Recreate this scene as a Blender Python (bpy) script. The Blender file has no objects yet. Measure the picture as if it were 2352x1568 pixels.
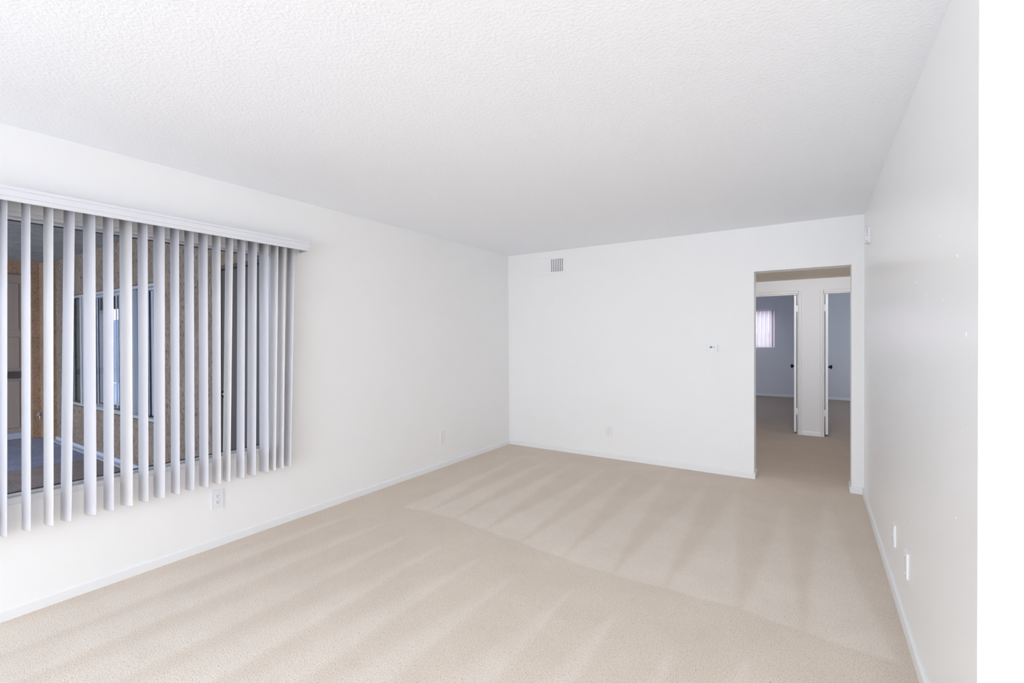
import bpy, bmesh, math, random
from mathutils import Vector, Matrix

random.seed(7)
D = bpy.data
SC = bpy.context.scene
COL = SC.collection
R = math.radians

# ------------------------------------------------------------------ camera
F_PX, YAW, PITCH, ROLL, EYE = 1070.379, 0.575857, 0.0075735, -0.004348, 1.37805
cam_data = D.cameras.new('camera')
cam_data.sensor_fit = 'HORIZONTAL'
cam_data.sensor_width = 36.0
cam_data.lens = F_PX * 36.0 / 2352.0
cam_data.clip_start = 0.02
cam = D.objects.new('camera', cam_data)
COL.objects.link(cam)
fwd = Vector((-math.sin(YAW) * math.cos(PITCH), math.cos(YAW) * math.cos(PITCH), -math.sin(PITCH)))
rgt = Vector((math.cos(YAW), math.sin(YAW), 0))
upv = rgt.cross(fwd)
r2 = math.cos(ROLL) * rgt + math.sin(ROLL) * upv
u2 = -math.sin(ROLL) * rgt + math.cos(ROLL) * upv
m = Matrix((r2, u2, -fwd)).transposed().to_4x4()
m.translation = Vector((0, 0, EYE))
cam.matrix_world = m
SC.camera = cam

# ------------------------------------------------------------------ view, sky and fill lights
vs = SC.view_settings
vs.view_transform = 'Standard'
vs.look = 'None'
vs.exposure = 0.01
vs.gamma = 1.0
vs.use_curve_mapping = False
SC.cycles.max_bounces = 12
SC.cycles.diffuse_bounces = 8
SC.cycles.glossy_bounces = 4
SC.cycles.transparent_max_bounces = 16
SC.cycles.caustics_reflective = False
SC.cycles.caustics_refractive = False
SC.cycles.sample_clamp_indirect = 6.0

world = D.worlds.new('sky')
SC.world = world
world.use_nodes = True
bg = world.node_tree.nodes['Background']
bg.inputs[0].default_value = (0.78, 0.86, 1.0, 1)
bg.inputs[1].default_value = 5.8


def area(name, loc, rot, sx, sy, power, color, portal=False):
    l = D.lights.new(name, 'AREA')
    l.shape = 'RECTANGLE'
    l.size, l.size_y = sx, sy
    l.energy = power
    l.color = color
    if portal:
        l.cycles.is_portal = True
    o = D.objects.new(name, l)
    o.location = loc
    o.rotation_euler = rot
    COL.objects.link(o)
    return o


# added fill lights at an unseen sliding door and side window behind the camera
XL0 = -3.34
area('fill_rear', (-0.3, -4.54, 1.12), (R(90), 0, 0), 3.3, 2.0, 71.0, (0.915, 0.955, 0.99))
area('fill_side', (XL0 + .03, -2.9, 1.29), (R(90), 0, R(-90)), 1.9, 1.35, 68.0, (0.93, 0.96, 0.99))
# added fill lights at unseen side windows of the two bedrooms
area('fill_bedroom', (-3.12, 9.95, 1.55), (R(90), 0, R(-90)), 0.6, 0.8, 10.0, (0.70, 0.77, 1.0))
area('fill_second_bedroom', (2.95, 10.2, 1.5), (R(90), 0, R(90)), 1.3, 1.1, 4.0, (0.72, 0.80, 1.0))

# ------------------------------------------------------------------ dimensions
XL, XR, YB, CEIL = -3.340, 0.362, 5.068, 2.44
YREAR, XDINE, YDINE = -4.6, 3.6, 1.70       # behind the camera; dining area to the right
YH = 7.70                                    # hall's far wall
YF = 12.35                                   # bedrooms' far wall
YP = 1.97                                    # porch wall outside the window


# ------------------------------------------------------------------ materials
def mat(name, color, rough=0.5, spec=0.5, metal=0.0):
    mt = D.materials.new(name)
    mt.use_nodes = True
    b = mt.node_tree.nodes['Principled BSDF']
    b.inputs['Base Color'].default_value = (*color, 1)
    b.inputs['Roughness'].default_value = rough
    b.inputs['Specular IOR Level'].default_value = spec
    b.inputs['Metallic'].default_value = metal
    return mt


class NG:
    def __init__(s, mt):
        s.t = mt.node_tree
        s.b = s.t.nodes['Principled BSDF']

    def n(s, kind, **kw):
        nd = s.t.nodes.new(kind)
        for k, v in kw.items():
            if k.startswith('i_'):
                nd.inputs[k[2:].replace('_', ' ')].default_value = v
            else:
                setattr(nd, k, v)
        return nd

    def l(s, a, b):
        s.t.links.new(a, b)

    def pos(s):
        return s.n('ShaderNodeNewGeometry').outputs['Position']

    def noise(s, vec, scale, detail=3.0, rough=0.5, dist=0.0):
        nd = s.n('ShaderNodeTexNoise', i_Scale=scale, i_Detail=detail, i_Roughness=rough, i_Distortion=dist)
        s.l(vec, nd.inputs['Vector'])
        return nd.outputs['Fac']

    def ramp(s, fac, stops):
        nd = s.n('ShaderNodeValToRGB')
        e = nd.color_ramp.elements
        while len(e) < len(stops):
            e.new(0.5)
        for k, (p, c) in enumerate(stops):
            e[k].position = p
            e[k].color = (*c, 1) if len(c) == 3 else c
        s.l(fac, nd.inputs[0])
        return nd.outputs[0]

    def bump(s, h, strength, dist):
        nd = s.n('ShaderNodeBump', i_Strength=strength, i_Distance=dist)
        s.l(h, nd.inputs['Height'])
        s.l(nd.outputs[0], s.b.inputs['Normal'])

    def mix(s, fac, a, b, mode='MIX'):
        nd = s.n('ShaderNodeMix', data_type='RGBA', blend_type=mode)
        for sock, v in ((nd.inputs[0], fac), (nd.inputs[6], a), (nd.inputs[7], b)):
            if hasattr(v, 'links'):
                s.l(v, sock)
            else:
                sock.default_value = v
        return nd.outputs[2]


def wall_paint(name, color, rough, bump=0.12, spec=0.5):
    mt = mat(name, color, rough, spec)
    g = NG(mt)
    p = g.pos()
    g.bump(g.noise(p, 55.0, 4.0), bump, 0.003)
    rr = g.n('ShaderNodeMapRange', i_To_Min=rough * 0.92, i_To_Max=rough * 1.08)
    g.l(g.noise(p, 2.2, 3.0), rr.inputs[0])
    g.l(rr.outputs[0], g.b.inputs['Roughness'])
    return mt


M = {}
M['wall'] = wall_paint('white_wall_paint', (0.872, 0.872, 0.872), 0.55)
M['gloss_wall'] = wall_paint('semi_gloss_wall_paint', (0.89, 0.89, 0.885), 0.297, 0.05, 0.9)
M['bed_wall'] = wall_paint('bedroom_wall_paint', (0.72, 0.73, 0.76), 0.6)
M['hall_trim'] = mat('hall_trim_paint', (0.78, 0.77, 0.765), 0.45)
M['trim'] = mat('trim_paint', (0.84, 0.85, 0.86), 0.35)
M['plate'] = mat('white_plastic', (0.83, 0.83, 0.85), 0.3)
M['plate_cool'] = mat('cool_white_plastic', (0.80, 0.81, 0.87), 0.3)
M['slot'] = mat('dark_slot', (0.06, 0.055, 0.05), 0.6)
M['slot_grey'] = mat('grey_slot', (0.25, 0.25, 0.25), 0.6)
M['lcd'] = mat('green_grey_display', (0.14, 0.24, 0.20), 0.25)
M['vinyl_a'] = mat('lavender_cast_vinyl', (0.665, 0.66, 0.705), 0.45)  # white plastic, with the lavender cast of the light painted into its colour
M['vinyl_b'] = mat('warm_white_vinyl', (0.715, 0.705, 0.715), 0.45)
M['vinyl_n'] = mat('blue_white_vinyl', (0.62, 0.66, 0.80), 0.5)
M['valance'] = mat('valance_vinyl', (0.74, 0.75, 0.80), 0.4)
M['alu'] = mat('window_aluminium', (0.62, 0.64, 0.68), 0.35, 0.5, 0.35)
M['alu_white'] = mat('white_window_frame', (0.78, 0.78, 0.79), 0.4)
M['gasket'] = mat('dark_gasket', (0.03, 0.03, 0.035), 0.6)
M['chrome'] = mat('chrome', (0.75, 0.76, 0.8), 0.12, 0.5, 1.0)
M['black_metal'] = mat('dark_bronze_metal', (0.015, 0.015, 0.018), 0.22, 0.5, 0.6)
M['dark_door'] = mat('dark_brown_door_paint', (0.075, 0.062, 0.058), 0.45)
M['tan_door'] = mat('taupe_door_paint', (0.36, 0.29, 0.25), 0.55)
M['filler'] = mat('wall_filler', (0.90, 0.90, 0.90), 0.9, 0.1)
M['dark_plank'] = mat('dark_trim', (0.05, 0.045, 0.045), 0.6)
M['plaque'] = mat('pale_plaque', (0.55, 0.55, 0.52), 0.5)

mt = D.materials.new('translucent_vinyl')
mt.use_nodes = True
t = mt.node_tree
t.nodes.remove(t.nodes['Principled BSDF'])
df = t.nodes.new('ShaderNodeBsdfDiffuse'); df.inputs[0].default_value = (0.80, 0.79, 0.86, 1)
tl = t.nodes.new('ShaderNodeBsdfTranslucent'); tl.inputs[0].default_value = (0.80, 0.74, 0.74, 1)
ms = t.nodes.new('ShaderNodeMixShader'); ms.inputs[0].default_value = 0.8
t.links.new(df.outputs[0], ms.inputs[1]); t.links.new(tl.outputs[0], ms.inputs[2])
t.links.new(ms.outputs[0], t.nodes['Material Output'].inputs[0])
M['vinyl_t'] = mt

# textured ceiling
mt = mat('knockdown_ceiling', (0.895, 0.92, 0.955), 0.75, 0.3)
g = NG(mt)
p = g.pos()
n1 = g.noise(p, 70.0, 3.0, 0.6, 0.25)
n2 = g.noise(p, 170.0, 2.0, 0.5)
s1 = g.n('ShaderNodeMapRange', i_From_Min=0.35, i_From_Max=0.70)
g.l(n1, s1.inputs[0])
ad = g.n('ShaderNodeMath', operation='MULTIPLY_ADD')
g.l(n2, ad.inputs[0])
ad.inputs[1].default_value = 0.35
g.l(s1.outputs[0], ad.inputs[2])
g.bump(ad.outputs[0], 0.30, 0.004)
M['ceiling'] = mt

# hall ceiling, plainer and beige
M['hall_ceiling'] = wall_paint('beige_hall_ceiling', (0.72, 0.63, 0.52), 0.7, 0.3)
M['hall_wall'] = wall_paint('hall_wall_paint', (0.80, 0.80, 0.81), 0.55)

# carpet
mt = mat('beige_cut_pile_carpet', (0.6, 0.5, 0.4), 0.95, 0.1)
g = NG(mt)
p = g.pos()
at = g.n('ShaderNodeAttribute', attribute_name='nap_shade')
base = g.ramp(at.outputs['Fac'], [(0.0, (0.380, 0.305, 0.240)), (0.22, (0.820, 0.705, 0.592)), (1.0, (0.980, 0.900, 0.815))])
nz = g.noise(p, 190.0, 3.0, 0.7)
tuft = g.ramp(nz, [(0.32, (0.58, 0.55, 0.52)), (0.47, (0.98, 0.98, 0.98)), (0.70, (1.10, 1.10, 1.10))])
c1 = g.mix(0.85, base, tuft, 'MULTIPLY')
nf = g.noise(p, 125.0, 2.0, 0.5)
fleck = g.ramp(nf, [(0.27, (0.50, 0.45, 0.41)), (0.37, (1, 1, 1))])
c2 = g.mix(0.8, c1, fleck, 'MULTIPLY')
nb = g.noise(p, 3.2, 4.0, 0.6)
big = g.ramp(nb, [(0.3, (0.965, 0.955, 0.945)), (0.7, (1.03, 1.03, 1.03))])
c3 = g.mix(1.0, c2, big, 'MULTIPLY')
g.l(c3, g.b.inputs['Base Color'])
g.b.inputs['Sheen Weight'].default_value = 0.15
g.bump(nz, 0.9, 0.008)
M['carpet'] = mt


def stucco(name, ca, cb, cc, streak=False):
    mt = mat(name, ca, 0.9, 0.2)
    g = NG(mt)
    p = g.pos()
    if streak:
        mp = g.n('ShaderNodeMapping')
        mp.inputs['Scale'].default_value = (1, 1, 0.75)
        g.l(p, mp.inputs[0])
        p = mp.outputs[0]
    n = g.noise(p, 30.0, 6.0, 0.72, 0.5)
    n3 = g.noise(p, 5.0, 2.0)
    c = g.ramp(n, [(0.33, cc), (0.47, ca), (0.68, cb)])
    c = g.mix(1.0, c, g.ramp(n3, [(0.3, (0.85, 0.85, 0.85)), (0.7, (1.1, 1.1, 1.1))]), 'MULTIPLY')
    g.l(c, g.b.inputs['Base Color'])
    g.bump(n, 0.8, 0.02)
    return mt


M['stucco'] = stucco('brown_stucco', (0.27, 0.21, 0.165), (0.38, 0.30, 0.24), (0.075, 0.055, 0.045), True)
M['stucco_orange'] = stucco('peach_stucco', (0.40, 0.24, 0.145), (0.50, 0.32, 0.20), (0.24, 0.13, 0.075))
M['stucco_dark'] = stucco('shaded_side_stucco', (0.13, 0.115, 0.11), (0.18, 0.16, 0.15), (0.07, 0.06, 0.06), True)
M['soffit'] = stucco('grey_soffit', (0.38, 0.375, 0.37), (0.48, 0.47, 0.46), (0.26, 0.255, 0.25))
M['concrete'] = stucco('brown_grey_concrete', (0.30, 0.245, 0.235), (0.35, 0.29, 0.275), (0.25, 0.20, 0.195))
M['concrete_sky_tint'] = stucco('sky_tinted_concrete', (0.28, 0.30, 0.42), (0.32, 0.34, 0.47), (0.25, 0.265, 0.38))  # blue of the open skylight is put into the concrete colour
M['curb'] = mat('pale_curb_paint', (0.46, 0.48, 0.58), 0.7)

# thin glass: mostly clear, with fresnel reflection
mt = D.materials.new('window_glass')
mt.use_nodes = True
t = mt.node_tree
t.nodes.remove(t.nodes['Principled BSDF'])
tr = t.nodes.new('ShaderNodeBsdfTransparent')
tr.inputs[0].default_value = (0.93, 0.95, 0.96, 1)
gl = t.nodes.new('ShaderNodeBsdfGlossy')
gl.inputs['Roughness'].default_value = 0.01
fr = t.nodes.new('ShaderNodeFresnel')
geo = t.nodes.new('ShaderNodeNewGeometry')          # the same index on both faces of the thin sheet
iorm = t.nodes.new('ShaderNodeMapRange')
iorm.inputs['To Min'].default_value = 1.22
iorm.inputs['To Max'].default_value = 1.0 / 1.22
t.links.new(geo.outputs['Backfacing'], iorm.inputs[0])
t.links.new(iorm.outputs[0], fr.inputs[0])
mx = t.nodes.new('ShaderNodeMixShader')
t.links.new(fr.outputs[0], mx.inputs[0])
t.links.new(tr.outputs[0], mx.inputs[1])
t.links.new(gl.outputs[0], mx.inputs[2])
t.links.new(mx.outputs[0], t.nodes['Material Output'].inputs[0])
M['glass'] = mt


# ------------------------------------------------------------------ builders
class MB:
    """Collects shapes in world coordinates and links them as ONE mesh object."""

    def __init__(s):
        s.bm = bmesh.new()

    def box(s, x0, x1, y0, y1, z0, z1, bevel=0.0, mi=0, seg=2):
        x0, x1 = sorted((x0, x1))
        y0, y1 = sorted((y0, y1))
        z0, z1 = sorted((z0, z1))
        v = [s.bm.verts.new(c) for c in ((x0, y0, z0), (x1, y0, z0), (x1, y1, z0), (x0, y1, z0),
                                         (x0, y0, z1), (x1, y0, z1), (x1, y1, z1), (x0, y1, z1))]
        fs = [s.bm.faces.new([v[i] for i in f]) for f in
              ((3, 2, 1, 0), (4, 5, 6, 7), (0, 1, 5, 4), (1, 2, 6, 5), (2, 3, 7, 6), (3, 0, 4, 7))]
        for f in fs:
            f.material_index = mi
        if bevel:
            es = list({e for f in fs for e in f.edges})
            r = bmesh.ops.bevel(s.bm, geom=es, offset=bevel, segments=seg, profile=0.5, affect='EDGES')
            for f in r['faces']:
                f.material_index = mi
        return s

    def cyl(s, c, axis, r, length, seg=24, r2=None, mi=0, cap=True):
        """Tapered cylinder starting at c going along axis."""
        a = Vector(axis).normalized()
        q = Vector((0, 0, 1)).rotation_difference(a).to_matrix().to_4x4()
        mtx = Matrix.Translation(Vector(c) + a * length / 2) @ q
        r = bmesh.ops.create_cone(s.bm, cap_ends=cap, segments=seg, radius1=r, radius2=r if r2 is None else r2,
                                  depth=length, matrix=mtx)
        for f in {f for v in r['verts'] for f in v.link_faces}:
            f.material_index = mi
            f.smooth = len(f.verts) == 4
        return s

    def lathe(s, c, axis, prof, seg=24, mi=0):
        """prof: list of (distance along axis, radius)."""
        a = Vector(axis).normalized()
        q = Vector((0, 0, 1)).rotation_difference(a).to_matrix()
        rings = []
        for d, r in prof:
            ring = []
            for k in range(seg):
                an = 2 * math.pi * k / seg
                ring.append(s.bm.verts.new(Vector(c) + q @ Vector((r * math.cos(an), r * math.sin(an), d))))
            rings.append(ring)
        for i in range(len(rings) - 1):
            for k in range(seg):
                f = s.bm.faces.new((rings[i][k], rings[i][(k + 1) % seg], rings[i + 1][(k + 1) % seg], rings[i + 1][k]))
                f.smooth = True
                f.material_index = mi
        s.bm.faces.new(rings[0][::-1]).material_index = mi
        s.bm.faces.new(rings[-1]).material_index = mi
        return s

    def prism(s, pts, fn, lo, hi, mi=0):
        """Extrude outline pts (2D) between lo and hi; fn(u, v, w) -> xyz."""
        a = [s.bm.verts.new(fn(u, v, lo)) for u, v in pts]
        b = [s.bm.verts.new(fn(u, v, hi)) for u, v in pts]
        n = len(pts)
        fs = [s.bm.faces.new(a[::-1]), s.bm.faces.new(b)]
        for k in range(n):
            fs.append(s.bm.faces.new((a[k], a[(k + 1) % n], b[(k + 1) % n], b[k])))
        for f in fs:
            f.material_index = mi
        return s

    def tube(s, path, r, seg=10, mi=0):
        pv = [Vector(c) for c in path]
        rings = []
        for i, c in enumerate(pv):
            tng = (pv[min(i + 1, len(pv) - 1)] - pv[max(i - 1, 0)]).normalized()
            q = Vector((0, 0, 1)).rotation_difference(tng).to_matrix()
            rings.append([s.bm.verts.new(c + q @ Vector((r * math.cos(2 * math.pi * k / seg), r * math.sin(2 * math.pi * k / seg), 0)))
                          for k in range(seg)])
        for i in range(len(rings) - 1):
            for k in range(seg):
                f = s.bm.faces.new((rings[i][k], rings[i][(k + 1) % seg], rings[i + 1][(k + 1) % seg], rings[i + 1][k]))
                f.smooth = True
                f.material_index = mi
        s.bm.faces.new(rings[0][::-1])
        s.bm.faces.new(rings[-1])
        return s

    def build(s, name, mats, parent=None):
        bmesh.ops.recalc_face_normals(s.bm, faces=s.bm.faces)
        me = D.meshes.new(name)
        if parent is not None:
            off = Vector((0, 0, 0))
            q = parent
            while q is not None:
                off += Vector(q.location)
                q = q.parent
            bmesh.ops.translate(s.bm, vec=-off, verts=s.bm.verts)
        s.bm.to_mesh(me)
        s.bm.free()
        for mm in (mats if isinstance(mats, (list, tuple)) else [mats]):
            me.materials.append(mm)
        o = D.objects.new(name, me)
        COL.objects.link(o)
        o.parent = parent
        return o


def tag(o, label, cat, group=None, kind=None):
    o['label'] = label
    o['category'] = cat
    if group:
        o['group'] = group
    if kind:
        o['kind'] = kind
    return o


def root(name, loc, label, cat, group=None, kind=None):
    o = D.objects.new(name, None)
    o.location = loc
    o.empty_display_size = 0.05
    COL.objects.link(o)
    return tag(o, label, cat, group, kind)


def wall_with_holes(mb, axis, t0, t1, a0, a1, z0, z1, holes):
    """Wall slab; axis 'x' = runs along x with thickness in y. holes: (lo, hi, zlo, zhi)."""
    def b(lo, hi, zl, zh):
        if hi - lo < 1e-4 or zh - zl < 1e-4:
            return
        if axis == 'x':
            mb.box(lo, hi, t0, t1, zl, zh)
        else:
            mb.box(t0, t1, lo, hi, zl, zh)
    cur = a0
    for lo, hi, zl, zh in sorted(holes):
        b(cur, lo, z0, z1)
        b(lo, hi, z0, zl)
        b(lo, hi, zh, z1)
        cur = hi
    b(cur, a1, z0, z1)
    return mb


def struct(mb, name, mats, label, cat):
    return tag(mb.build(name, mats), label, cat, kind='structure')


# ------------------------------------------------------------------ the shell
WIN_Y0, WIN_Y1, WIN_Z0, WIN_Z1 = -0.55, 1.92, 0.562, 2.018
mb = MB()
wall_with_holes(mb, 'y', XL - 0.15, XL, YREAR, YB + 0.15, 0, CEIL, [(-3.9, -1.9, WIN_Z0, WIN_Z1), (WIN_Y0, WIN_Y1, WIN_Z0, WIN_Z1)])
struct(mb, 'wall_left', M['wall'], 'long white painted wall on the left, holding the wide window', 'wall')

OP0, OP1, OPZ = -0.492, 0.273, 2.010
mb = MB()
wall_with_holes(mb, 'x', YB, YB + 0.17, XL, XR, 0, CEIL, [(OP0, OP1, 0, OPZ)])
struct(mb, 'wall_back', M['wall'], 'white end wall with the plain hallway opening at its right', 'wall')

mb = MB()
mb.box(XR, XR + 0.13, YDINE, YB + 0.17, 0, CEIL)
# dabs of filler and scuffs left on the paint
for y, z, ry, rz in ((2.143, 1.721, .010, .008), (1.916, 1.618, .009, .009), (2.59, 1.606, .014, .008),
                     (2.378, 1.537, .006, .005), (2.845, 1.531, .008, .007), (1.817, 1.38, .009, .010),
                     (2.80, 1.34, .010, .004), (2.42, 1.46, .006, .005), (2.809, .589, .005, .007),
                     (2.715, .551, .020, .004), (1.922, .823, .006, .004), (2.9, .86, .006, .004),
                     (2.62, 1.44, .005, .007), (2.1, 1.5, .005, .005), (1.85, 1.1, .004, .004)):
    for k in range(3):
        yy, zz = y + random.uniform(-.5, .5) * ry, z + random.uniform(-.5, .5) * rz
        pts = [(yy + ry * .6 * (0.35 + .25 * random.random()) * math.cos(a * math.pi / 4),
                zz + rz * .6 * (0.35 + .35 * random.random()) * math.sin(a * math.pi / 4)) for a in range(8)]
        mb.prism(pts, lambda u, v, w: (w, u, v), XR - 0.0012 - .0002 * k, XR + 0.001, mi=1)
struct(mb, 'wall_right', [M['gloss_wall'], M['filler']], 'semi gloss off-white wall on the right with specks of filler', 'wall')

mb = MB()
mb.box(XR + 0.13, XDINE + .12, YDINE, YDINE + 0.13, 0, CEIL)
struct(mb, 'wall_dining', M['wall'], 'bright white wall face at the far right edge, turned to the camera', 'wall')

mb = MB()
wall_with_holes(mb, 'x', YREAR - 0.15, YREAR, XL - .15, XDINE + .12, 0, CEIL, [(-2.0, 1.4, 0.06, 2.14)])
struct(mb, 'wall_rear', M['wall'], 'white wall behind the viewer with a sliding door opening added for light', 'wall')
mb = MB()
mb.box(XDINE, XDINE + .12, YREAR, YDINE, 0, CEIL)
struct(mb, 'wall_dining_side', M['wall'], 'white dining side wall out of view', 'wall')

mb = MB()
mb.box(XL - .15, XR + .13, YREAR - .15, YB + 0.17, CEIL, CEIL + .12)
mb.box(XR + .13, XDINE + .12, YREAR - .15, YDINE + .13, CEIL, CEIL + .12)
struct(mb, 'ceiling', M['ceiling'], 'white knockdown textured living room ceiling', 'ceiling')

# ---- carpet: one fine grid in the room so vacuum tracks and painted tone can be stored per vertex
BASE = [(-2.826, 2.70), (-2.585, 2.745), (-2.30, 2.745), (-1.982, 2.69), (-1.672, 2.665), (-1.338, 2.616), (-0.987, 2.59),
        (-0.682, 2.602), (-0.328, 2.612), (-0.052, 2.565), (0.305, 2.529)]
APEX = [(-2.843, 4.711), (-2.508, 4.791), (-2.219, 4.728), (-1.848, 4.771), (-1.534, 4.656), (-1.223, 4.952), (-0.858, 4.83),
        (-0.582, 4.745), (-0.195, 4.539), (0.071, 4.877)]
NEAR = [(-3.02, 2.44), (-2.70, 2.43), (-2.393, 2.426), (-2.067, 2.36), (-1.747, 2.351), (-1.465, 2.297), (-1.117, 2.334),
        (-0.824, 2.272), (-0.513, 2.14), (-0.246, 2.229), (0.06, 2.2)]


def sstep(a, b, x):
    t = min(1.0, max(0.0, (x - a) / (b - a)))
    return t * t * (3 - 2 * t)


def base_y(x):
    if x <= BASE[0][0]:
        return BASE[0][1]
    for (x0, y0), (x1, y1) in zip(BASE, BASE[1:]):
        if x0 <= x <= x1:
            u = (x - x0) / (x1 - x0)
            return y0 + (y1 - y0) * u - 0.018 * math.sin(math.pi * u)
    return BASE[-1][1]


def nap_shade(x, y):
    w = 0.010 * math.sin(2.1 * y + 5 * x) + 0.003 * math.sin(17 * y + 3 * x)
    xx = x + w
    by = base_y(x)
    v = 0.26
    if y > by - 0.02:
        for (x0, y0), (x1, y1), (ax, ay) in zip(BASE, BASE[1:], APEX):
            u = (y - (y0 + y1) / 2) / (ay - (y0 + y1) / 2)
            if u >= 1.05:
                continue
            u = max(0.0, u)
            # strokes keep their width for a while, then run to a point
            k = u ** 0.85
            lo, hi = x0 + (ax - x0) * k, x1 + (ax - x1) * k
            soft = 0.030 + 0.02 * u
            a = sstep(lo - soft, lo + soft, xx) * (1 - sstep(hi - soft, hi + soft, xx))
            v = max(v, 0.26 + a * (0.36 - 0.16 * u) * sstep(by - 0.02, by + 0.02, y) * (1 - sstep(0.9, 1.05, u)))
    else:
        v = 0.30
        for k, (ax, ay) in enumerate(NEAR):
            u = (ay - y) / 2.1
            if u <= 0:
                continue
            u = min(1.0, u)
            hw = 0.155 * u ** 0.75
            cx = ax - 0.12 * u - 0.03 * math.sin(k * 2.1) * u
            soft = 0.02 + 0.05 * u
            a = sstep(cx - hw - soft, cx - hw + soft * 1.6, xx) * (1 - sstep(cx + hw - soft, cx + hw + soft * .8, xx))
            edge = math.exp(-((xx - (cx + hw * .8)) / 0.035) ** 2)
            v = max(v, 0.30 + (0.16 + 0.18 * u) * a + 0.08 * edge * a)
        v += 0.16 * sstep(2.2, 0.8, y)  # whole carpet gets lighter towards the camera
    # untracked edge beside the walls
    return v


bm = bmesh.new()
lay = bm.verts.layers.float.new('nap_shade')
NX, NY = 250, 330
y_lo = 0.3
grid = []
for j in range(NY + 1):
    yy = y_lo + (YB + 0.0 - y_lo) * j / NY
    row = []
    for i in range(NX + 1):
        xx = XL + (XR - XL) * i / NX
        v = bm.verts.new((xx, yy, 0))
        v[lay] = nap_shade(xx, yy)
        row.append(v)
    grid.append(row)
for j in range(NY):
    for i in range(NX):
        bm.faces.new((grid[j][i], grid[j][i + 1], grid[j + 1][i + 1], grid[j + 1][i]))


def quad(x0, x1, y0, y1, n):
    vv = [bm.verts.new(c) for c in ((x0, y0, 0), (x1, y0, 0), (x1, y1, 0), (x0, y1, 0))]
    for q in vv:
        q[lay] = n
    bm.faces.new(vv)


quad(XL - .1, XR, YREAR - .1, y_lo, 0.6)
quad(XR, XDINE + .1, YREAR - .1, YDINE, 0.6)
HALL_FALLOFF = [(YB, .24), (5.3, .17), (5.7, .10), (6.4, .05), (YF + .1, .04)]  # light falloff past the opening, painted in as darkening carpet
for (ya, na), (yc, nc) in zip(HALL_FALLOFF, HALL_FALLOFF[1:]):
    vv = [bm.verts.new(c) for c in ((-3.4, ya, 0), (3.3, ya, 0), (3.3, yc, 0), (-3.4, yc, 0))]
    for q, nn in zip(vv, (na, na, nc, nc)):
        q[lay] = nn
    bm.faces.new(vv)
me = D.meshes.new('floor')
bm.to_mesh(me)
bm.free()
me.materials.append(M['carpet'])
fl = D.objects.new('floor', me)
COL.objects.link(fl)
tag(fl, 'beige cut pile carpet with wedge shaped vacuum tracks and light falloff painted in the hall', 'carpet', kind='structure')

# ---- living room baseboards
BH, BT = 0.058, 0.012


def bb(mb, axis, side, w, a0, a1, h=BH):
    """baseboard with a rounded top; axis = running axis, w = wall coordinate, side = +1/-1 into the room."""
    prof = [(0, 0), (BT, 0), (BT, h - 0.010), (BT * .75, h - 0.003), (BT * .35, h), (0, h)]
    if axis == 'y':
        mb.prism(prof, lambda u, v, t: (w + side * u, t, v), a0, a1)
    else:
        mb.prism(prof, lambda u, v, t: (t, w + side * u, v), a0, a1)


mb = MB(); bb(mb, 'y', 1, XL, YREAR, YB)
struct(mb, 'baseboard_left', M['trim'], 'low white baseboard along the window wall', 'baseboard')
mb = MB()
bb(mb, 'x', -1, YB, XL + BT, OP0 + .0)
bb(mb, 'x', -1, YB, OP1, XR - BT)
mb.box(OP0, OP0 + BT, YB - BT, YB + .17, 0, BH, .003)
mb.box(OP1 - BT, OP1, YB - BT, YB + .17, 0, BH, .003)
struct(mb, 'baseboard_back', M['trim'], 'low white baseboard along the end wall, broken by the opening', 'baseboard')
mb = MB(); bb(mb, 'y', -1, XR, YDINE, YB, 0.062)
struct(mb, 'baseboard_right', M['trim'], 'low white baseboard along the semi gloss right wall', 'baseboard')
mb = MB(); bb(mb, 'x', -1, YDINE, XR, XDINE)
struct(mb, 'baseboard_dining', M['trim'], 'low white baseboard under the bright dining wall', 'baseboard')

# ------------------------------------------------------------------ hallway and bedrooms
HX0, HX1, HC = -1.25, 1.05, 2.18
YH2 = YH + 0.10
DL0, DL1, DR0, DR1, DH = -0.965, -0.195, 0.105, 0.875, 1.98
mb = MB()
wall_with_holes(mb, 'x', YH, YH2, -3.3, 3.2, 0, CEIL, [(DL0, DL1, 0, DH), (DR0, DR1, 0, DH)])
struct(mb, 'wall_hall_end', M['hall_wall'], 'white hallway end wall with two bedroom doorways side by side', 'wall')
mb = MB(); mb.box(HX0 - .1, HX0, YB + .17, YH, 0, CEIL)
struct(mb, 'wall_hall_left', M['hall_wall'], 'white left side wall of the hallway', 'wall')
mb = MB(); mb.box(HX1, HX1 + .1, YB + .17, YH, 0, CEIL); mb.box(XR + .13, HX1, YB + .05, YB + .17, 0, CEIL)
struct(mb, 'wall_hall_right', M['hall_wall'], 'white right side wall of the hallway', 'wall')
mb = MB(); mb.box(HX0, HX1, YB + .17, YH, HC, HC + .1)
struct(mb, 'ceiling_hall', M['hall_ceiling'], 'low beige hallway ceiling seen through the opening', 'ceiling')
mb = MB(); bb(mb, 'x', -1, YH, DL1 + .048, DR0 - .036)
struct(mb, 'baseboard_hall', M['trim'], 'short white baseboard between the two bedroom doorways', 'baseboard')


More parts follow.
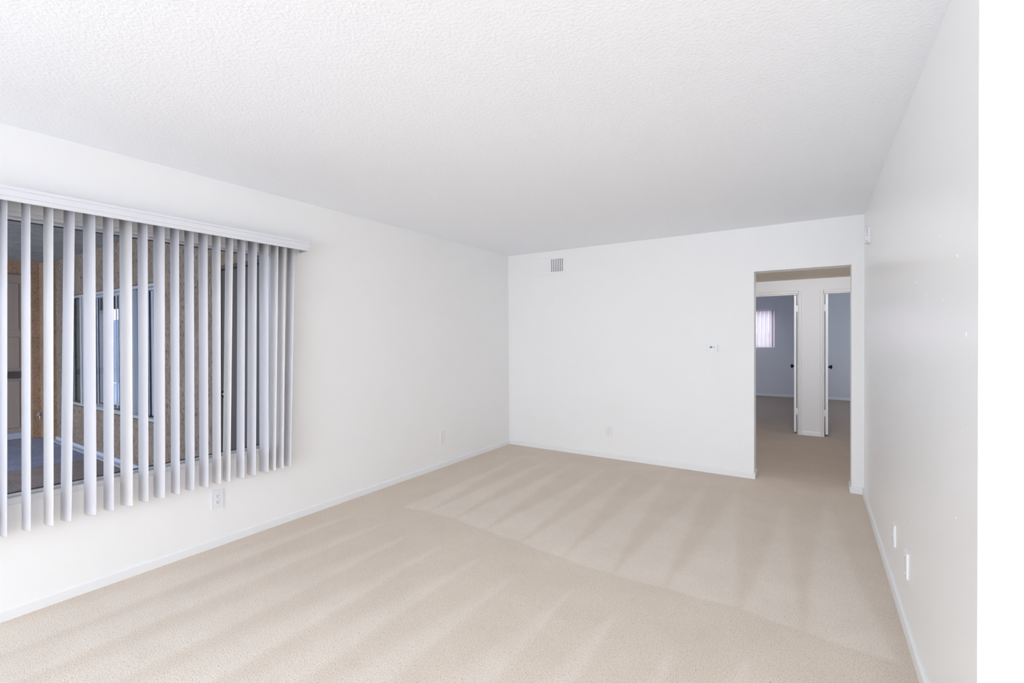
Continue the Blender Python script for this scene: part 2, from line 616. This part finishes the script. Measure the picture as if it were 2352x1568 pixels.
def fill_lamp(x, y, z, rad, strength, color, label):
    rl = root('fill_lamp_ceiling', (x, y, z), label, 'lamp')
    k = rad / .15
    mb = MB(); mb.lathe((x, y, z), (0, 0, -1), [(0, .15 * k), (.008, .15 * k), (.010, .14 * k)], 40)
    mb.build('fill_lamp_base', M['trim'], rl)
    mb = MB(); mb.lathe((x, y, z - .010), (0, 0, -1), [(0, .135 * k), (.010, .130 * k), (.020, .105 * k), (.026, .06 * k), (.028, .01)], 40)
    gm = mat('fill_lamp_glass', (0.9, 0.88, 0.84), .4)
    gm.node_tree.nodes['Principled BSDF'].inputs['Emission Color'].default_value = (*color, 1)
    gm.node_tree.nodes['Principled BSDF'].inputs['Emission Strength'].default_value = strength
    mb.build('fill_lamp_glow', gm, rl)


rl = root('fill_lamp_hall', (-.1, YB + .17, 2.06), 'unseen bar lamp added above the opening to brighten the hallway', 'lamp')  # hidden lamp added to light the hall end wall
mb = MB(); mb.box(-.42, .22, YB + .17, YB + .235, 2.055, 2.145, .003)
mb.build('fill_lamp_base', M['trim'], rl)
mb = MB(); mb.box(-.40, .20, YB + .225, YB + .240, 2.065, 2.135, .003)
gm = mat('fill_bar_glass', (0.9, 0.88, 0.84), .4)
gm.node_tree.nodes['Principled BSDF'].inputs['Emission Color'].default_value = (.92, .95, 1.0, 1)
gm.node_tree.nodes['Principled BSDF'].inputs['Emission Strength'].default_value = 150.0
mb.build('fill_lamp_glow', gm, rl)
fill_lamp(0.9, -1.5, CEIL, .24, 64.0, (.90, .95, 1.0), 'round lamp added on the ceiling behind the viewer to brighten the room')  # unseen lamp added to brighten floor and ceiling near the camera

# bedrooms
BX0, BX1 = -3.2, 3.1
mb = MB()
wall_with_holes(mb, 'x', YF, YF + .12, BX0 - .1, BX1 + .1, 0, CEIL, [(-2.1, -0.785, 1.125, 2.0)])
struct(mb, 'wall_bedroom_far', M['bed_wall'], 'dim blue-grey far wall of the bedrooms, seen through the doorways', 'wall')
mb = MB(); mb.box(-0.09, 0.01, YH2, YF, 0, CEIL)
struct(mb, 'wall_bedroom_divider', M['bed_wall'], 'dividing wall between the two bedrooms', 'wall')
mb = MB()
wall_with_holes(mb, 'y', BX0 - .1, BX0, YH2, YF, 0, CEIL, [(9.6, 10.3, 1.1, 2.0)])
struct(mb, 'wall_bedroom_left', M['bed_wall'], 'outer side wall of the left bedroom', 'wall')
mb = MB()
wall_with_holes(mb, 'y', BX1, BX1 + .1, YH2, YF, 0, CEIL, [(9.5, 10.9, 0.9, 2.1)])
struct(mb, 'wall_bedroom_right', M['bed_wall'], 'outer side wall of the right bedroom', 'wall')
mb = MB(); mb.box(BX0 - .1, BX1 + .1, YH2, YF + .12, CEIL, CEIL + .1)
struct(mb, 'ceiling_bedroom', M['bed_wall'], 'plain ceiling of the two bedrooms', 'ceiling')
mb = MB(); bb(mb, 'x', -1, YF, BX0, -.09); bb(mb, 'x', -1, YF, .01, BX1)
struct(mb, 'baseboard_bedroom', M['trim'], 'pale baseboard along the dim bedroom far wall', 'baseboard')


def bedroom_door(idx, x0, x1, hinge_right, label):
    """Doorway in the hall end wall with casing and a slab opened 90 degrees into the bedroom."""
    r = root('door_%d' % idx, ((x0 + x1) / 2, YH, 0), label, 'door', kind='structure')
    cw, ct = 0.043, 0.013
    mb = MB()
    prof = [(0, 0), (0.006, -ct * .6), (0.012, -ct), (cw - .008, -ct), (cw, -ct * .5), (cw, 0)]
    # legs and head of the casing, on the hall side
    mb.prism(prof, lambda u, v, w: (x0 - u, YH + v, w), 0, DH + cw)
    mb.prism(prof, lambda u, v, w: (x1 + u, YH + v, w), 0, DH + cw)
    mb.prism(prof, lambda u, v, w: (w, YH + v, DH + u), x0, x1)
    mb.build('casing', M['hall_trim'], r)
    mb = MB()
    mb.box(x0, x0 + .008, YH, YH2 - .03, 0, DH)
    mb.box(x1 - .008, x1, YH, YH2 - .03, 0, DH)
    mb.box(x0, x1, YH, YH2, DH - .010, DH)
    mb.build('jamb', M['trim'], r)
    if hinge_right:
        s0, s1, d, hx = x1 - .050, x1 - .020, -1, x1
    else:
        s0, s1, d, hx = x0 + .020, x0 + .052, 1, x0
    mb = MB()
    mb.box(s0, s1, YH + .035, YH + .035 + .74, 0.028, DH - .014, .0015)
    slab = mb.build('slab', M['trim'], r)
    for z in (1.775, 0.322, 1.05)[:2]:
        mb = MB()
        lo, hi = (s1 - .012, hx + .002) if hinge_right else (hx - .002, s0 + .012)
        mb.box(lo, hi, YH + .020, YH + .033, z - .045, z + .045, .001)
        mb.cyl(((s1 + hx) / 2 if hinge_right else (s0 + hx) / 2, YH + .020, z - .047), (0, 0, 1), .006, .094, 12)
        mb.build('hinge', M['trim'], slab)
    fx = s0 if d < 0 else s1
    ky = YH + .035 + .68
    mb = MB()
    mb.lathe((fx, ky, .925), (d, 0, 0), [(0, .031), (.005, .031), (.008, .013), (.028, .012), (.036, .024), (.050, .029),
                                         (.060, .026), (.066, .014)], 24)
    mb.build('knob', M['black_metal'], slab)
    return r


bedroom_door(1, DL0, DL1, True, 'white bedroom door standing open, left of the pillar, window visible beyond')
bedroom_door(2, DR0, DR1, False, 'white bedroom door standing open, right of the pillar in the hallway')

# ------------------------------------------------------------------ windows


def window_x(idx, y_glass, y_room, x0, x1, z0, z1, mull, label, frame, fw=.03, depth=.05, sill=False):
    """Window set in a wall that runs along x."""
    r = root('window_%d' % idx, ((x0 + x1) / 2, y_glass, z0), label, 'window', kind='structure')
    mb = MB()
    a, b = y_glass - depth / 2, y_glass + depth / 2
    mb.box(x0, x1, a, b, z0, z0 + fw, .002)
    mb.box(x0, x1, a, b, z1 - fw, z1, .002)
    mb.box(x0, x0 + fw, a, b, z0 + fw, z1 - fw, .002)
    mb.box(x1 - fw, x1, a, b, z0 + fw, z1 - fw, .002)
    mb.build('window_frame', frame, r)
    edges = [x0 + fw * .5] + [v for mm in mull for v in mm] + [x1 - fw * .5]
    for mm in mull:
        mb = MB(); mb.box(mm[0], mm[1], a - .002, b + .002, z0 + fw * .5, z1 - fw * .5, .002)
        mb.build('mullion', frame, r)
    for k in range(0, len(edges), 2):
        mb = MB(); mb.box(edges[k], edges[k + 1], y_glass - .002, y_glass + .002, z0 + fw * .6, z1 - fw * .6)
        mb.build('pane', M['glass'], r)
    return r


# the big living room window
W1 = root('window_1', (XL - .06, (WIN_Y0 + WIN_Y1) / 2, WIN_Z0),
          'wide aluminium framed window behind the vertical blinds on the left wall', 'window', kind='structure')
mb = MB()
fx0, fx1 = XL - .085, XL + .004
ft = .022
mb.box(fx0, fx1, WIN_Y0, WIN_Y1, WIN_Z0, WIN_Z0 + ft + .010, .004)
mb.box(fx0, fx1, WIN_Y0, WIN_Y1, WIN_Z1 - ft, WIN_Z1, .004)
mb.box(fx0, fx1, WIN_Y0, WIN_Y0 + ft, WIN_Z0 + ft, WIN_Z1 - ft, .004)
mb.box(fx0, fx1, WIN_Y1 - ft, WIN_Y1, WIN_Z0 + ft, WIN_Z1 - ft, .004)
mb.build('window_frame', M['alu_white'], W1)
mb = MB()
gx0, gx1 = XL - .070, XL - .030
sy = 0.60
for a0, a1 in ((WIN_Y0 + ft, WIN_Y1 - ft),):
    mb.box(gx0, gx1, a0, a1, WIN_Z0 + ft + .010, WIN_Z0 + ft + .024, .002)
    mb.box(gx0, gx1, a0, a1, WIN_Z1 - ft - .014, WIN_Z1 - ft, .002)
    mb.box(gx0, gx1, a0, a0 + .02, WIN_Z0 + ft + .016, WIN_Z1 - ft - .014, .002)
    mb.box(gx0, gx1, a1 - .02, a1, WIN_Z0 + ft + .016, WIN_Z1 - ft - .014, .002)
mb.build('sash', M['alu'], W1)
mb = MB()
gz0, gz1 = WIN_Z0 + ft + .024, WIN_Z1 - ft - .014
ga, gb = WIN_Y0 + ft + .02, WIN_Y1 - ft - .02
mb.box(XL - .053, XL - .047, ga, gb, gz0, gz0 + .004)
mb.box(XL - .053, XL - .047, ga, gb, gz1 - .004, gz1)
mb.box(XL - .053, XL - .047, ga, ga + .004, gz0, gz1)
mb.box(XL - .053, XL - .047, gb - .004, gb, gz0, gz1)
mb.build('gasket', M['gasket'], W1)
mb = MB(); mb.box(XL - .052, XL - .048, ga, gb, gz0, gz1)
mb.build('pane', M['glass'], W1)

# bedroom window with its vertical blind, far away
window_x(2, YF + .07, YF, -2.1, -0.785, 1.125, 2.0, [(-1.47, -1.44)],
         'small bright bedroom window seen through the left doorway', M['alu_white'], .025)
rb = root('vertical_blinds', (-1.44, YF - .06, 2.02), 'small white vertical blind over the bright bedroom window beyond the hallway', 'blinds')
mb = MB(); mb.box(-2.15, -.77, YF - .085, YF - .035, 2.012, 2.036, .003)
mb.build('headrail', M['plate_cool'], rb)
mb = MB()
mb.bm.free(); mb.bm = bmesh.new()
mb.box(-.042, .042, -.0008, .0008, -.87, 0)
proto = mb.build('slat', M['vinyl_t'], None)
proto.parent = rb
first = True
k = 0
x = -.800
while x > -2.1:
    s = proto if first else proto.copy()
    if not first:
        COL.objects.link(s)
        s.parent = rb
    first = False
    s.location = (x + 1.44, 0, -.010)
    s.rotation_euler = (0, 0, R(50 if k < 1 else 24 + random.uniform(-5, 5)))
    x -= .045 if k < 1 else .083
    k += 1

# ------------------------------------------------------------------ vertical blinds in the living room
vb = root('vertical_blinds', (XL + .06, 1.0, 2.03), 'wide white vertical blinds with slats turned open across the large left window', 'blinds')
mb = MB()
# valance: grooved front, small returns at the end
zt0, zt1 = 2.041, 2.115
xf = XL + .130
prof = [(xf, zt0), (xf + .004, zt0 + .004), (xf + .004, zt0 + .020), (xf + .0015, zt0 + .022), (xf + .004, zt0 + .024),
        (xf + .004, zt1 - .022), (xf + .0015, zt1 - .020), (xf + .004, zt1 - .018), (xf + .004, zt1 - .004), (xf, zt1),
        (xf - .003, zt1), (xf - .003, zt0)]
mb.prism(prof, lambda u, v, t: (u, t, v), -0.62, 2.135)
mb.box(XL + .001, xf + .003, 2.132, 2.137, zt0, zt1, .001)
mb.box(XL + .001, xf - .003, -.62, 2.132, zt1 - .003, zt1 - .0005)
mb.build('valance', M['valance'], vb)
mb = MB()
mb.box(XL + .040, XL + .082, -.60, 2.085, 2.066, 2.102, .003)
mb.build('headrail', M['plate'], vb)

SL = [(0.550, 0.537, 8.4), (0.627, 0.616, 9.8), (0.708, 0.695, 11.4), (0.788, 0.763, 14.9), (0.868, 0.858, 18.9),
      (0.948, 0.938, 13.1), (1.027, 1.017, 20.3), (1.106, 1.098, 12.2), (1.187, 1.174, 17.9), (1.267, 1.258, 8.5),
      (1.346, 1.337, 10.1), (1.425, 1.416, 9.8), (1.504, 1.495, 7.3), (1.585, 1.556, 3.8), (1.663, 1.644, 4.6),
      (1.738, 1.717, 9.9), (1.818, 1.808, 12.3), (1.897, 1.867, 2.3), (1.952, 1.924, 2.1), (2.023, 1.984, 2.9)]
bm = bmesh.new()
WS, TS, ARC, NS, LEN = .089, .0009, .0075, 10, 1.632
cols = []
for i in range(NS + 1):
    u = -1 + 2 * i / NS
    xx = u * WS / 2
    yy = -ARC * (1 - u * u) + ARC * .5
    cols.append((xx, yy))
rowsz = [0, -LEN * .33, -LEN * .66, -LEN + .004, -LEN]
va, vbk = [], []
for z in rowsz:
    va.append([bm.verts.new((c[0], c[1], z)) for c in cols])
    vbk.append([bm.verts.new((c[0], c[1] + TS, z)) for c in cols])
for r_ in range(len(rowsz) - 1):
    for i in range(NS):
        f = bm.faces.new((va[r_][i], va[r_][i + 1], va[r_ + 1][i + 1], va[r_ + 1][i])); f.smooth = True
        f = bm.faces.new((vbk[r_][i + 1], vbk[r_][i], vbk[r_ + 1][i], vbk[r_ + 1][i + 1])); f.smooth = True
    bm.faces.new((va[r_][0], va[r_ + 1][0], vbk[r_ + 1][0], vbk[r_][0]))
    bm.faces.new((va[r_][NS], vbk[r_][NS], vbk[r_ + 1][NS], va[r_ + 1][NS]))
for i in range(NS):
    bm.faces.new((va[0][i + 1], va[0][i], vbk[0][i], vbk[0][i + 1]))
    bm.faces.new((va[-1][i], va[-1][i + 1], vbk[-1][i + 1], vbk[-1][i]))
bmesh.ops.recalc_face_normals(bm, faces=bm.faces)
mesh_a = D.meshes.new('slat')
bm.to_mesh(mesh_a)
bm.free()
mesh_b = mesh_a.copy()
mesh_a.materials.append(M['vinyl_a'])
mesh_b.materials.append(M['vinyl_b'])
# a few more slats continue past the left edge of the photograph
SL = [(0.550 - .0795 * k, 0.541 - .0795 * k, 11 + 4 * math.sin(k)) for k in (3, 2, 1)] + SL
warm = {5, 9, 15, 16, 20, 21}
for k, (yt, yb_, ang) in enumerate(SL):
    s = D.objects.new('slat', mesh_b if k in warm else mesh_a)
    COL.objects.link(s)
    s.parent = vb
    s.location = (0, yt - 1.0, 2.068 - 2.03)
    tilt = math.atan2(yb_ - yt, 1.45)
    s.rotation_euler = (tilt, random.uniform(-.002, .002), R(ang))

# ------------------------------------------------------------------ wall plates
def rot_build(fn, origin, normal):
    """fn(mbdict) builds in local coords: u across, v up, w out of the wall."""
    pass


def local_map(origin, normal):
    n = Vector(normal)
    up = Vector((0, 0, 1))
    across = up.cross(n)            # to the right when looking at the wall
    o = Vector(origin)
    return lambda u, v, w: tuple(o + across * u + up * v + n * w)


def rrect(w, h, r, n=4, cx=0, cy=0):
    pts = []
    for qx, qy, a0 in ((1, 1, 0), (-1, 1, 90), (-1, -1, 180), (1, -1, 270)):
        for k in range(n + 1):
            a = R(a0 + 90 * k / n)
            pts.append((cx + qx * (w / 2 - r) + r * math.cos(a), cy + qy * (h / 2 - r) + r * math.sin(a)))
    return pts


def plate_mesh(f, w, h, t):
    mb = MB()
    mb.prism(rrect(w, h, .004), f, 0, t * .6)
    mb.prism(rrect(w - .004, h - .004, .004), f, t * .6, t)
    return mb


def socket_outline(cy):
    pts = []
    for k in range(32):
        a = 2 * math.pi * k / 32
        x_, y_ = .0172 * math.cos(a), .0172 * math.sin(a)
        y_ = max(-.0135, min(.0135, y_))
        pts.append((x_, y_ + cy))
    return pts


def duplex(name, origin, normal, label, mat_plate, w=.072, h=.118, slot='slot'):
    f = local_map(origin, normal)
    r = root(name, origin, label, 'outlet')
    plate_mesh(f, w, h, .007).build('cover_plate', mat_plate, r)
    for cy in (.0195, -.0195):
        mb = MB()
        mb.prism(socket_outline(cy), f, .006, .0095)
        so = mb.build('socket', M['plate'], r)
        mb = MB()
        mb.prism(rrect(.0026, .0090, .0008, 2, -.0064, cy + .0035), f, .0094, .0099)
        mb.prism(rrect(.0026, .0075, .0008, 2, .0064, cy + .0035), f, .0094, .0099)
        mb.prism([(.0026 * math.cos(2 * math.pi * k / 12), cy - .0075 + .0028 * math.sin(2 * math.pi * k / 12)) for k in range(12)],
                 f, .0094, .0099)
        mb.build('slot', M[slot], so)
    mb = MB()
    mb.prism([(.0026 * math.cos(2 * math.pi * k / 12), .0026 * math.sin(2 * math.pi * k / 12)) for k in range(12)], f, .007, .0085)
    mb.build('screw', M['plate'], r)
    return r


duplex('power_outlet', (XL, 1.526, .314), (1, 0, 0), 'white duplex power outlet on the window wall under the blinds', M['plate_cool'],
       .078, .128)
duplex('power_outlet', (-1.975, YB, .302), (0, -1, 0), 'small white duplex power outlet low on the end wall', M['plate'], .078, .118, 'slot_grey')
duplex('power_outlet', (XR, 3.215, .312), (-1, 0, 0), 'white power outlet on the right wall, the farther of its two plates', M['plate'], .078, .118)

# blank plate, left wall near the corner
f = local_map((XL, 3.768, .322), (1, 0, 0))
r = root('blank_wall_plate', (XL, 3.768, .322), 'plain white cover plate low on the left wall near the corner', 'wall plate')
plate_mesh(f, .074, .140, .007).build('cover_plate', M['plate'], r)
mb = MB(); mb.prism(rrect(.034, .066, .003), f, .007, .0085)
mb.build('insert', M['plate'], r)
# plate with two screws on right wall, nearer
f = local_map((XR, 2.815, .316), (-1, 0, 0))
r = root('blank_wall_plate', (XR, 2.815, .316), 'plain white screwed cover plate on the right wall, nearer of the two', 'wall plate')
plate_mesh(f, .078, .118, .007).build('cover_plate', M['plate'], r)
for cy in (.042, -.042):
    mb = MB()
    mb.prism([(.0035 * math.cos(2 * math.pi * k / 12), cy + .0035 * math.sin(2 * math.pi * k / 12)) for k in range(12)], f, .007, .0095)
    mb.build('screw', M['plate'], r)

# thermostat
f = local_map((-.875, YB, 1.268), (0, -1, 0))
r = root('thermostat', (-.875, YB, 1.268), 'small white thermostat with a green-grey display left of the hallway opening', 'thermostat')
mb = MB()
mb.prism(rrect(.118, .080, .008), f, 0, .012)
mb.prism(rrect(.112, .074, .008), f, .012, .024)
mb.build('housing', M['plate'], r)
mb = MB(); mb.prism(rrect(.0245, .0200, .0012, 2, -.0030, .0085), f, .0240, .0247)
mb.build('display', M['lcd'], r)
for cy in (.0135, .0020):
    mb = MB(); mb.prism(rrect(.008, .0065, .001, 2, .0285, cy), f, .0235, .0262)
    mb.build('button', M['slot_grey'], r)
mb = MB(); mb.prism(rrect(.026, .006, .002, 3, .004, -.020), f, .0235, .0250)
mb.build('mode_switch', M['plate'], r)

# supply vent
f = local_map((-2.715, YB, 2.262), (0, -1, 0))
r = root('air_vent', (-2.715, YB, 2.262), 'white wall air vent with dark vertical slots high on the end wall', 'vent')
mb = MB()
W_, H_ = .405, .205
outer, inner = rrect(W_, H_, .004), rrect(W_ - .05, H_ - .05, .002)
a = [mb.bm.verts.new(f(u, v, .0)) for u, v in outer]
b = [mb.bm.verts.new(f(u * .985, v * .97, .005)) for u, v in outer]
c = [mb.bm.verts.new(f(u, v, .006)) for u, v in inner]
d = [mb.bm.verts.new(f(u, v, .000)) for u, v in inner]
n = len(outer)
for k in range(n):
    k2 = (k + 1) % n
    for p0, p1 in ((a, b), (b, c), (c, d)):
        mb.bm.faces.new((p0[k], p0[k2], p1[k2], p1[k]))
mb.build('grille_frame', M['wall'], r)
mb = MB(); mb.prism(rrect(W_ - .05, H_ - .05, .002), f, .0004, .0012)
mb.build('duct_backing', M['slot_grey'], r)
# left half closed by its damper blades, right half open
mb = MB()
mb.prism([(-.1775, -.0775), (-.005, -.0775), (-.005, .0775), (-.1775, .0775)], f, .0012, .0055)
mb.build('closed_damper', M['wall'], r)
xs = .0105
for k in range(8):
    mb = MB()
    ce = -.0005 + k * .0247
    mb.prism([(ce - .0070, -.0775), (ce + .0070, -.0775), (ce + .0070, .0775), (ce - .0070, .0775)], f, .0012, .008)
    mb.build('fin', M['plate'], r)

# chime / sensor box on the right wall in the far corner
f = local_map((XR, 4.615, 2.172), (-1, 0, 0))
r = root('motion_sensor', (XR, 4.615, 2.172), 'slim white sensor box high on the right wall near the corner', 'sensor')
mb = MB()
mb.prism(rrect(.115, .125, .010), f, 0, .010)
mb.prism(rrect(.100, .118, .010), f, .010, .030)
mb.build('housing', M['plate'], r)
mb = MB()
ys = 4.615 - .050
mb.box(XR - .0205, XR - .0175, ys - .0012, ys + .002, 2.172 + .008, 2.172 + .048)
mb.build('lens', M['slot_grey'], r)
mb = MB()
mb.box(XR - .0215, XR - .0175, ys - .0012, ys + .002, 2.172 - .012, 2.172 + .001)
mb.build('indicator', M['slot_grey'], r)
mb = MB()
mb.box(XR - .022, XR - .0175, ys - .0012, ys + .002, 2.172 - .052, 2.172 - .044)
mb.build('test_button', M['slot_grey'], r)

# ------------------------------------------------------------------ the covered porch outside the window
PX0 = -9.2
mb = MB()
wall_with_holes(mb, 'x', YP, YP + .14, PX0 - .3, XL - .15, 0, 2.75, [(-8.35, -5.55, .53, 1.955), (-4.36, -3.56, .0, 2.0)])
struct(mb, 'wall_porch', M['stucco'], 'rough brown stucco wall of the porch outside, seen between the slats', 'wall')
mb = MB()
wall_with_holes(mb, 'y', PX0 - .35, PX0, -3.0, YP, 0, 2.75, [(0.45, 1.815, 0, 2.30)])
mb.box(PX0, PX0 + .42, YP - .075, YP, 0, 2.75)
struct(mb, 'wall_porch_end', M['stucco_orange'], 'peach stucco end wall of the porch with a recessed door', 'wall')
mb = MB(); mb.box(PX0 - .35, XL - .15, -1.7, YP + .14, 2.46, 2.52)
struct(mb, 'ceiling_porch', M['soffit'], 'rough grey stucco ceiling over the porch outside', 'ceiling')
mb = MB(); mb.box(-7.1, XL - .15, -4.0, YP, -.1, 0.0)
struct(mb, 'floor_porch', M['concrete'], 'brown-grey concrete porch floor outside the window', 'floor')
mb = MB(); mb.box(PX0 - .35, -7.1, -4.0, YP, -.1, -.004)
struct(mb, 'floor_walkway', M['concrete_sky_tint'], 'concrete walkway slab beyond the porch floor, skylight blue put into its colour', 'floor')
mb = MB()
mb.box(-8.78, -4.40, YP - .018, YP, 0, .052, .004)
mb.box(-8.78, -4.40, YP - .075, YP - .018, 0, .012, .003)
struct(mb, 'trim_1', M['curb'], 'pale painted curb strip at the foot of the porch wall', 'trim')

# recessed door in the porch end wall
r = root('door_3', (PX0 - .28, 1.13, 0), 'taupe panelled door in the peach recess across the porch', 'door', kind='structure')
mb = MB(); mb.box(PX0 - .32, PX0 - .28, .45, 1.815, 0.0, 2.30)
mb.build('slab', M['tan_door'], r)
for z0_, z1_ in ((1.52, 2.18), (.98, 1.42), (.14, .80)):
    mb = MB()
    mb.box(PX0 - .28, PX0 - .268, .55, 1.10, z0_, z1_, .005)
    mb.box(PX0 - .28, PX0 - .268, 1.18, 1.74, z0_, z1_, .005)
    mb.build('raised_panel', M['tan_door'], r)
mb = MB(); mb.box(PX0 - .28, PX0 - .22, .9, 1.80, .845, .935, .004)
mb.build('rail', M['dark_plank'], r)
mb = MB(); mb.box(PX0 - .28, PX0 - .10, .45, 1.815, 0.0, .085, .006)
mb.build('threshold', M['curb'], r)

# wall added outside the bedroom window to hold back the sky, and the ground
mb = MB(); mb.box(-9.0, 6.0, 15.2, 15.4, -.1, 1.5)
struct(mb, 'wall_sky_screen', stucco('outside_wall', (0.62, 0.46, 0.37), (0.70, 0.54, 0.44), (0.48, 0.34, 0.27)), 'peach wall added outside to hold back the sky behind the bedroom blind', 'wall')
mb = MB(); mb.box(-9.0, 6.0, YF + .12, 15.2, -.2, -.1)
struct(mb, 'ground_outside', M['concrete_sky_tint'], 'paved ground outside the bedroom window', 'ground')

# garden tap
TY, TZ = 1.872, .318
r = root('garden_tap', (PX0, TY, TZ), 'small chrome garden tap low on the peach porch wall', 'tap')
mb = MB()
mb.cyl((PX0, TY, TZ), (1, 0, 0), .020, .005, 20)
mb.cyl((PX0, TY, TZ), (1, 0, 0), .009, .04, 16)
mb.tube([(PX0 + .035, TY, TZ), (PX0 + .055, TY, TZ - .004), (PX0 + .068, TY, TZ - .020), (PX0 + .072, TY, TZ - .045)], .009, 12)
mb.cyl((PX0 + .072, TY, TZ - .042), (0, 0, -1), .012, .014, 16)
mb.build('spout', M['chrome'], r)
mb = MB()
mb.cyl((PX0 + .040, TY, TZ + .003), (.5, 0, 1), .005, .034, 12)
mb.lathe((PX0 + .057, TY, TZ + .033), (.5, 0, 1), [(0, .019), (.006, .020), (.009, .016)], 10)
mb.build('handle', M['chrome'], r)

# neighbour's window in the porch wall
window_x(3, YP + .05, YP, -8.35, -5.55, .53, 1.955, [(-7.90, -7.84), (-7.80, -7.74), (-6.30, -6.22)],
         'wide neighbouring window with blinds in the brown stucco porch wall', M['alu'], .03)
rn = root('vertical_blinds', (-6.9, YP + .22, 1.93), 'pale vertical blinds inside the neighbouring window across the porch', 'blinds')
mb = MB(); mb.box(-7.75, -5.6, YP + .09, YP + .15, 1.905, 1.935, .003)
mb.build('headrail', M['plate'], rn)
mb = MB(); mb.box(-.042, .042, -.0008, .0008, -1.34, 0)
pr = mb.build('slat', M['vinyl_n'], None)
pr.parent = rn
first = True
x = -7.70
k = 0
while x < -5.6:
    s = pr if first else pr.copy()
    if not first:
        COL.objects.link(s); s.parent = rn
    first = False
    s.location = (x + 6.9, -.10, -.03)
    s.rotation_euler = (0, 0, R(-12 + 5 * math.sin(k * 1.7)))
    x += .092
    k += 1
mb = MB(); mb.box(-8.33, -7.92, YP + .10, YP + .108, .56, 1.92)
tag(mb.build('insect_screen', mat('grey_screen', (0.12, 0.13, 0.14), .8)), 'dark grey screen filling the left section of the neighbouring window', 'screen')

# dark interior behind it
mb = MB()
NX0, NX1, NY1 = -14.2, XL - .2, 3.6
mb.box(NX0 - .1, NX0, YP + .14, NY1, 0, 2.5)
mb.box(NX0 - .1, PX0 - .3, YP + .04, YP + .14, 0, 2.5)
mb.box(NX1 - .1, NX1, YP + .14, NY1, 0, 2.5)
wall_with_holes(mb, 'x', NY1, NY1 + .1, NX0 - .1, NX1, 0, 2.5, [(-12.98, -11.90, 0.03, 2.02)])
mb.box(NX0 - .1, NX1, YP + .14, NY1 + .1, 2.5, 2.6)
struct(mb, 'wall_neighbour_room', mat('dim_room_paint', (0.30, 0.30, 0.31), .8), 'dim interior of the neighbouring room behind its blinds', 'wall')
mb = MB(); mb.box(NX0 - .1, NX1, YP + .14, NY1 + .1, -.1, -.002)
struct(mb, 'floor_neighbour_room', M['concrete'], 'dim floor of the neighbouring room', 'floor')

mb = MB(); mb.box(-24.0, -7.0, 6.0, 6.2, -.1, 2.06)  # added wall, leaves only a strip of bright sky above it
struct(mb, 'wall_sky_mask', mat('blue_grey_mask', (0.085, 0.105, 0.165), .8), 'blue-grey wall added to mask the sky behind the neighbouring room', 'wall')
mb = MB(); mb.box(-20.0, -7.0, 3.72, 6.0, -.2, -.1)
struct(mb, 'ground_garden', M['concrete_sky_tint'], 'paved ground beyond the neighbouring room', 'ground')

# dark front door beside our window
r = root('door_4', (-3.96, YP + .06, 0), 'dark brown front door at the end of the porch, by the window edge', 'door', kind='structure')
mb = MB(); mb.box(-4.33, -3.59, YP + .045, YP + .09, .02, 1.97, .002)
sl_ = mb.build('slab', M['dark_door'], r)
mb = MB()
mb.box(-4.36, -4.33, YP + .0, YP + .13, 0, 2.0)
mb.box(-3.59, -3.56, YP + .0, YP + .13, 0, 2.0)
mb.box(-4.33, -3.59, YP + .0, YP + .13, 1.97, 2.0)
mb.build('casing', M['dark_plank'], r)
mb = MB(); mb.box(-4.36, -3.56, YP - .01, YP + .10, 0, .02, .003)
mb.build('threshold', M['alu'], r)
mb = MB()
mb.lathe((-4.275, YP + .045, .905), (0, -1, 0), [(0, .030), (.006, .030), (.010, .012), (.030, .012), (.038, .024), (.050, .028),
                                                 (.060, .024), (.064, .012)], 24)
mb.build('knob', M['chrome'], sl_)
# small plaque
mb = MB()
mb.box(-4.565, -4.505, YP - .012, YP, 1.685, 1.785, .003)
for k in range(5):
    mb.box(-4.555, -4.515, YP - .014, YP - .011, 1.698 + .017 * k, 1.704 + .017 * k, mi=1)
tag(mb.build('wall_plaque', [M['plaque'], M['slot_grey']]), 'small pale ribbed plaque on the stucco left of the dark front door', 'plaque')

# ------------------------------------------------------------------ unseen windows added behind the camera as light sources
window_x(4, YREAR - .09, YREAR, -2.0, 1.4, .06, 2.14, [(-.34, -.26)], 'sliding glass door added behind the viewer to bring in light', M['alu_white'], .04)
r = root('window_5', (XL - .06, -2.9, WIN_Z0), 'window added on the left wall behind the viewer to bring in light', 'window', kind='structure')
mb = MB()
for z0_, z1_ in ((WIN_Z0, WIN_Z0 + .03), (WIN_Z1 - .03, WIN_Z1)):
    mb.box(XL - .09, XL - .03, -3.9, -1.9, z0_, z1_)
mb.box(XL - .09, XL - .03, -3.9, -3.87, WIN_Z0 + .03, WIN_Z1 - .03)
mb.box(XL - .09, XL - .03, -1.93, -1.9, WIN_Z0 + .03, WIN_Z1 - .03)
mb.build('window_frame', M['alu_white'], r)
mb = MB(); mb.box(XL - .062, XL - .058, -3.87, -1.93, WIN_Z0 + .03, WIN_Z1 - .03)
mb.build('pane', M['glass'], r)
